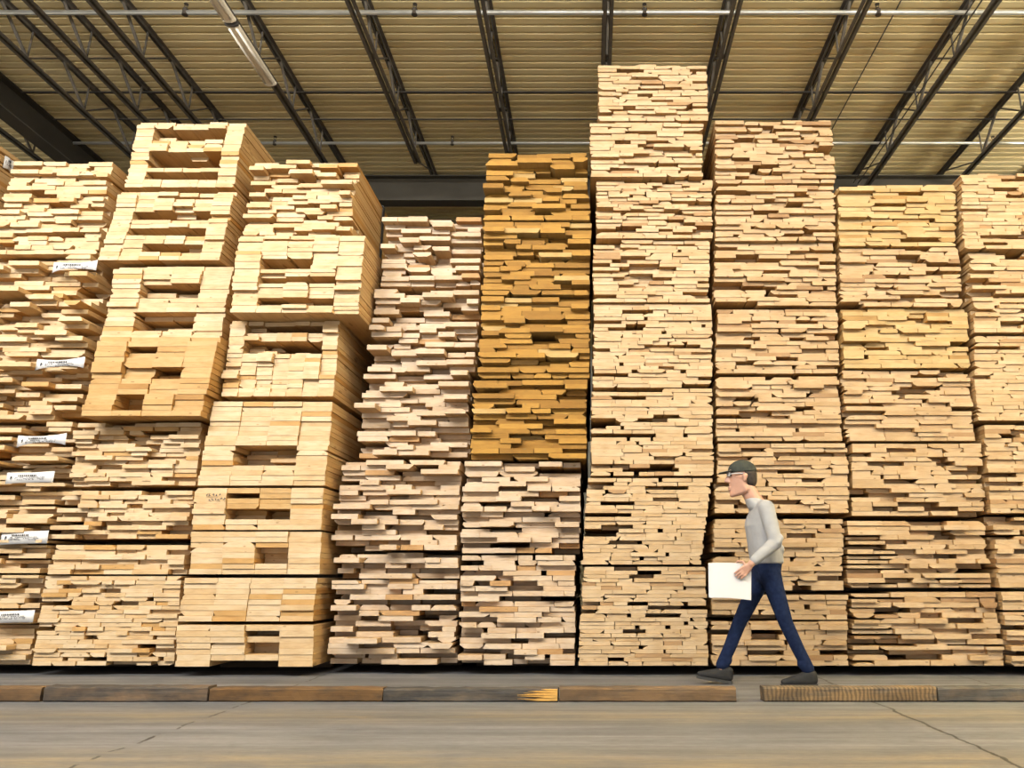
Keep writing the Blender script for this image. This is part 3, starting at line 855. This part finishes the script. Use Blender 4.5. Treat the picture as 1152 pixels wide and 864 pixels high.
arm_l = [((0.01, -.185, 1.385), (0.05, -.250, 1.105), (-.160, -.285, .935)), (.047, .039, .027)]
arm_r = [((0.00, .185, 1.385), (0.075, .245, 1.115), (-.01, .255, .875)), (.047, .039, .027)]
leg_l = [((.02, -.09, .87), (.135, -.095, .475), (.292, -.09, .105)), (.066, .046, .034)]
leg_r = [((.0, .09, .87), (-.205, .09, .47), (-.365, .09, .115)), (.066, .046, .034)]
def limb(spec, grow=0.0, last=None):
    P, Rr = spec
    return [[(P[0], Rr[0]+grow), (P[1], Rr[1]+grow)], [(P[1], Rr[1]+grow), (P[2], (Rr[2]+grow) if last is None else last)]]
V = Vector
body = []
body += limb(arm_l) + limb(arm_r) + limb(leg_l) + limb(leg_r)
body += [[((0, 0, 1.26), (.105, .155, .14)), ((0, -.15, 1.395), .045), ((0, .15, 1.395), .045)],
         [((0, 0, 1.26), (.105, .155, .12)), ((.025, 0, 1.02), (.095, .135, .08)), ((.02, 0, .90), (.10, .14, .07))],
         [((-.105, 0, 1.555), .064), ((-.015, 0, 1.40), .076)],
         # feet inside the shoes
         [((.30, -.09, .075), .036), ((.32, -.09, .045), .030), ((.15, -.09, .038), (.025, .028, .014))],
         [((-.365, .09, .09), .034), ((-.340, .09, .062), .022), ((-.470, .09, .066), (.022, .026, .012))]]
HS, HC = 1.12, V((-.140, 0, 1.800))
def hp(c): return tuple(HC + (V(c) - HC)*HS)
def hr(r): return tuple(q*HS for q in r) if isinstance(r, tuple) else r*HS
head = [
         # head
         [((-.145, 0, 1.695), (.100, .078, .100))],
         [((-.190, 0, 1.690), (.055, .062, .05)), ((-.222, 0, 1.540), (.022, .028, .022)), ((-.130, -.042, 1.575), .030), ((-.130, .042, 1.575), .030)],
         [((-.243, 0, 1.690), .009), ((-.268, 0, 1.640), .011), ((-.246, -.014, 1.634), .009), ((-.246, .014, 1.634), .009)],
         [((-.234, -.040, 1.712), .011), ((-.243, 0, 1.708), .012), ((-.234, .040, 1.712), .011)],
         [((-.243, -.018, 1.590), (.008, .010, .006)), ((-.248, 0, 1.591), (.009, .010, .0065)), ((-.243, .018, 1.590), (.008, .010, .006))],
         [((-.241, -.015, 1.577), (.008, .010, .006)), ((-.246, 0, 1.576), (.009, .010, .0065)), ((-.241, .015, 1.577), (.008, .010, .006))],
         [((-.135, -.080, 1.675), (.020, .009, .018)), ((-.140, -.078, 1.640), (.010, .008, .012))],
         [((-.135, .080, 1.675), (.020, .009, .018)), ((-.140, .078, 1.640), (.010, .008, .012))],
]
body += [[(hp(c), hr(r)) for c, r in piece] for piece in head]
# near hand: palm outside the papers, four fingers over their face, thumb over the top edge
d = V((-.78, 0, -.62)).normalized(); e = V((.62, 0, -.78)).normalized()
pc = V((-.190, -.280, .903))
kn = [pc + d*.030 + e*((i-1.5)*.0185) + V((0, .004, 0)) for i in range(4)]
body += [[(tuple(V(arm_l[0][2])), .022), (tuple(kn[0]), .0105), (tuple(kn[3]), .0105), (tuple(pc - d*.01 - e*.02), .014), (tuple(pc - d*.01 + e*.02), .014)]]
for i, ln in enumerate((.070, .079, .073, .057)):
    a = kn[i]; b_ = a + d*ln*.45 + V((0, -.004, 0)) + e*(i-1.5)*.002; c_ = b_ + d*ln*.33 + V((0, .010, 0)); t_ = c_ + d*ln*.24 + V((0, .006, 0))
    body += [[(tuple(a), .0095), (tuple(b_), .0085)], [(tuple(b_), .0085), (tuple(c_), .0078)], [(tuple(c_), .0078), (tuple(t_), .0068)]]
th0 = pc - e*.026 - d*.004; th1 = V((-.220, -.268, .953)); th2 = V((-.253, -.236, .957)); th3 = V((-.270, -.226, .938))
body += [[(tuple(th0), .0125), (tuple(th1), .0100)], [(tuple(th1), .0100), (tuple(th2), .0092)], [(tuple(th2), .0092), (tuple(th3), .0080)]]
# far hand, relaxed
pc2 = V((-.028, .257, .815)); d2 = V((-.28, 0, -.96)).normalized(); e2 = V((.96, 0, -.28)).normalized()
kn2 = [pc2 + d2*.03 + e2*((i-1.5)*.0185) for i in range(4)]
body += [[(arm_r[0][2], .022), (tuple(kn2[0]), .0105), (tuple(kn2[3]), .0105)]]
for i, ln in enumerate((.070, .079, .073, .057)):
    a = kn2[i]; b_ = a + d2*ln*.45; c_ = b_ + (d2 + V((-.35, -.25, 0)))*ln*.32; t_ = c_ + (d2 + V((-.7, -.4, .1)))*ln*.2
    body += [[(tuple(a), .0095), (tuple(b_), .0085)], [(tuple(b_), .0085), (tuple(c_), .0078)], [(tuple(c_), .0078), (tuple(t_), .0068)]]
th = pc2 - e2*.024 + d2*-.015
body += [[(tuple(th), .0120), (tuple(th + d2*.035 - e2*.018), .0098)], [(tuple(th + d2*.035 - e2*.018), .0098), (tuple(th + d2*.062 - e2*.022), .0080)]]
fused('body', body, 0.0042, 3, M_skin, per)

for y in (-.034, .034):
    mb = MB()
    pts = ball(hp((-.2345, y, 1.688)), .0125, 8)
    bm = bmesh.new()
    for p in pts: bm.verts.new(p)
    bmesh.ops.convex_hull(bm, input=bm.verts)
    me = bpy.data.meshes.new('eye'); bm.to_mesh(me); bm.free(); me.materials.append(M_eye)
    link('eye', me, per)
fused('hair', [[((-.115, 0, 1.678), (.098, .093, .095)), ((-.088, 0, 1.622), (.068, .078, .06))]], .006, 4, M_hair, per,
      keep=[((-.125, 0, 1.645), (-1, 0, -.25)), ((0, 0, 1.715), (0, 0, 1))])
cap = fused('cap', [[((-.140, 0, 1.702), (.124, .101, .100))]], .006, 4, M_cap, per, keep=[((-.14, 0, 1.696), (.10, 0, -1))])
fused('visor', [[((-.242, -.064, 1.702), (.02, .015, .006)), ((-.242, .064, 1.702), (.02, .015, .006)), ((-.332, -.032, 1.686), (.012, .02, .005)), ((-.332, .032, 1.686), (.012, .02, .005))]], .0035, 3, M_cap, cap)
mb = MB()
mb.tube([(-.150, -.083, 1.690), (-.215, -.074, 1.690), (-.243, -.050, 1.688), (-.256, 0, 1.690), (-.243, .050, 1.688), (-.215, .074, 1.690), (-.150, .083, 1.690)], .0035, 6)
for s in (-1, 1):
    mb.add([(-.246, s*.058, 1.703), (-.257, s*.010, 1.703), (-.259, s*.012, 1.674), (-.246, s*.056, 1.672),
            (-.244, s*.058, 1.703), (-.255, s*.010, 1.703), (-.257, s*.012, 1.674), (-.244, s*.056, 1.672)],
           [(0,1,2,3), (7,6,5,4), (0,4,5,1), (1,5,6,2), (2,6,7,3), (3,7,4,0)])
mb.v = [hp(p) for p in mb.v]
mb.build('glasses', M_glass, per)

shirt = [[((0.0, 0, 1.25), (.140, .185, .13)), ((0, -.155, 1.395), .058), ((0, .155, 1.395), .058)],
         [((0.0, 0, 1.25), (.138, .185, .12)), ((.03, 0, 1.04), (.130, .165, .07)), ((.028, 0, .955), (.135, .172, .035))],
         [((-.060, 0, 1.470), (.074, .074, .020)), ((-.012, 0, 1.40), (.095, .12, .03))],
         [((0.008, -.182, 1.380), .068), ((.052, -.250, 1.105), .054)], [((.052, -.250, 1.105), .054), ((-.128, -.280, .965), .040)],
         [((0.0, .182, 1.380), .068), ((.077, .245, 1.115), .054)], [((.077, .245, 1.115), .054), ((.008, .254, .915), .040)],
         # folds over the elbow and belly
         [((.085, -.262, 1.14), .030), ((.060, -.288, 1.10), .022)],
         [((.12, -.08, 1.06), .04), ((.14, .06, 1.02), .04)]]
fused('shirt', shirt, .0075, 5, M_shirt, per)
jeans = [[((.028, 0, .945), (.120, .158, .03)), ((.03, -.06, .86), .092), ((.0, .06, .86), .092)],
         [((.03, -.082, .86), .092), ((.06, -.088, .74), .078)], [((.06, -.088, .74), .078), ((.135, -.095, .475), .057)],
         [((.135, -.095, .475), .057), ((.225, -.092, .27), .051)], [((.225, -.092, .27), .051), ((.292, -.09, .135), .047)],
         [((.0, .082, .86), .092), ((-.06, .088, .74), .078)], [((-.06, .088, .74), .078), ((-.205, .09, .47), .057)],
         [((-.205, .09, .47), .057), ((-.295, .09, .27), .051)], [((-.295, .09, .27), .051), ((-.362, .09, .145), .047)],
         [((.255, -.092, .175), .050), ((.285, -.09, .140), .050)], [((-.325, .09, .185), .050), ((-.352, .09, .150), .050)]]
fused('jeans', jeans, .0075, 4, M_jeans, per)
def shoe(ox, y, tilt, label):
    """a low shoe, heel at the origin end, toe towards -X"""
    root_loc = (ox, y, 0.0)
    up = fused('shoe', [[((-.030, 0, .052), .042), ((-.045, 0, .100), (.050, .043, .03)), ((-.110, 0, .060), (.045, .040, .045))],
                        [((-.030, 0, .046), .040), ((-.190, .004, .042), (.045, .046, .034)), ((-.110, 0, .066), (.05, .040, .036))],
                        [((-.190, .004, .042), (.045, .046, .032)), ((-.250, .004, .034), (.030, .034, .024))]],
               .006, 3, M_shoe, per, root_loc, keep=[((0, 0, .014), (0, 0, -1))])
    up.rotation_euler = (0, math.radians(tilt), 0)
    out = [(0.012, 0), (0.0, .034), (-.06, .038), (-.12, .036), (-.19, .050), (-.25, .040), (-.283, .012), (-.283, -.012), (-.25, -.034), (-.19, -.044), (-.12, -.036), (-.06, -.038), (0.0, -.034)]
    mb = MB(); n = len(out)
    vs = [(a, c, 0) for a, c in out] + [(a, c, .022) for a, c in out]
    fs = [tuple(range(n)), tuple(range(2*n-1, n-1, -1))] + [((i+1) % n, i, n+i, n+(i+1) % n) for i in range(n)]
    mb.add(vs, fs); mb.build('sole', M_sole, up)
    return up
shoe(.350, -.09, 0, '')
shoe(-.292, .09, 9, '')

# papers held at the hip
pr = empty('papers', (PX - .330, PY - .2425, .672))
tag(pr, 'white sheaf of papers carried at hip height by the walking person', 'papers')
def sheet(name, dx, dz, y, t, a, m):
    n = 10; mb = MB(); w, h = .318, .262
    vs = []
    for side in (0, 1):
        for j in (0, 1):
            for i in range(n+1):
                u = i/n
                vs.append((-w/2 + w*u, y + side*t - .010*math.sin(u*math.pi)*(1 if j else .6) + .005, h*j + .006*math.sin(u*math.pi)))
    k = n+1; fs = []
    for i in range(n):
        fs += [(i, i+1, k+i+1, k+i), (3*k+i, 3*k+i+1, 2*k+i+1, 2*k+i), (i+1, i, 2*k+i, 2*k+i+1), (k+i, k+i+1, 3*k+i+1, 3*k+i)]
    fs += [(0, k, 3*k, 2*k), (k-1, 2*k-1+2*k, 2*k-1, k-1)[:0] or (k-1, 3*k-1, 4*k-1, 2*k-1)]
    mb.add(vs, fs)
    return mb.build(name, m, pr, (dx, 0, dz), rot=(0, math.radians(a), 0))
sheet('top_sheet', 0, 0, -.0045, .0012, 2.5, M_paper)
sheet('paper_block', .008, -.004, -.0028, .0055, 3.2, M_paper)
sheet('back_sheet', -.006, .006, .0032, .0012, 1.4, M_paper)

# ------------------------------------------------------------------ light and camera
w = bpy.data.worlds.new('overcast sky'); scene.world = w; w.use_nodes = True
bg = w.node_tree.nodes['Background']; bg.inputs[0].default_value = (1.0, 0.985, 0.96, 1); bg.inputs[1].default_value = 0.8

def lamp(name, loc, size, power, col=(1, .975, .93), rot=(0, 0, 0)):
    l = bpy.data.lights.new(name, 'AREA'); l.shape = 'RECTANGLE'; l.size, l.size_y = size; l.energy = power; l.color = col
    o = bpy.data.objects.new(name, l); o.location = loc; o.rotation_euler = rot; COL.objects.link(o); return o
sun = bpy.data.lights.new('sun', 'SUN'); sun.energy = 11; sun.angle = math.radians(1); sun.color = (1, .95, .86)
so = bpy.data.objects.new('sun', sun); so.rotation_euler = (math.radians(24), math.radians(8), 0); COL.objects.link(so)
for x, p in ((-9.0, 560), (-6.0, 560), (-2.8, 360), (0.6, 215), (4.0, 185), (7.0, 195)):
    lamp('ceiling_lamp', (x, 0.0, 7.1), (1.6, 0.5), p, rot=(math.radians(54), 0, 0))
for x, p in ((-14.0, 900), (11.0, 5000)):          # added unseen uplights far left and right, brightening the roof deck
    lamp('roof_fill_light', (x, 6.0, 6.7), (0.6, 9.0), p, (1, .93, .78), (math.pi, 0, 0))

for x, p in ((-5.5, 420), (0.5, 520), (6.0, 1500)):   # added unseen uplights in front, lifting the roof and its ribs
    lamp('roof_fill_light', (x, 1.5, 6.3), (3.0, 0.6), p, (1, .93, .78), (math.pi, 0, 0))

cam = bpy.data.cameras.new('camera'); co = bpy.data.objects.new('camera', cam); COL.objects.link(co)
cam.sensor_width = 36; cam.sensor_fit = 'HORIZONTAL'; cam.lens = 890/1152*36
cam.shift_x = (576 - 665)/1152
co.location = (0, 0, 0.83); co.rotation_euler = (math.radians(90) + math.atan(218/890), 0, 0)
cam.clip_end = 400
scene.camera = co
vs_ = scene.view_settings
scene.display_settings.display_device = 'sRGB'
vs_.view_transform = 'Standard'; vs_.look = 'None'; vs_.gamma = 1; vs_.use_curve_mapping = False; vs_.exposure = 0.03
scene.cycles.use_denoising = True
scene.cycles.max_bounces = 8; scene.cycles.diffuse_bounces = 5
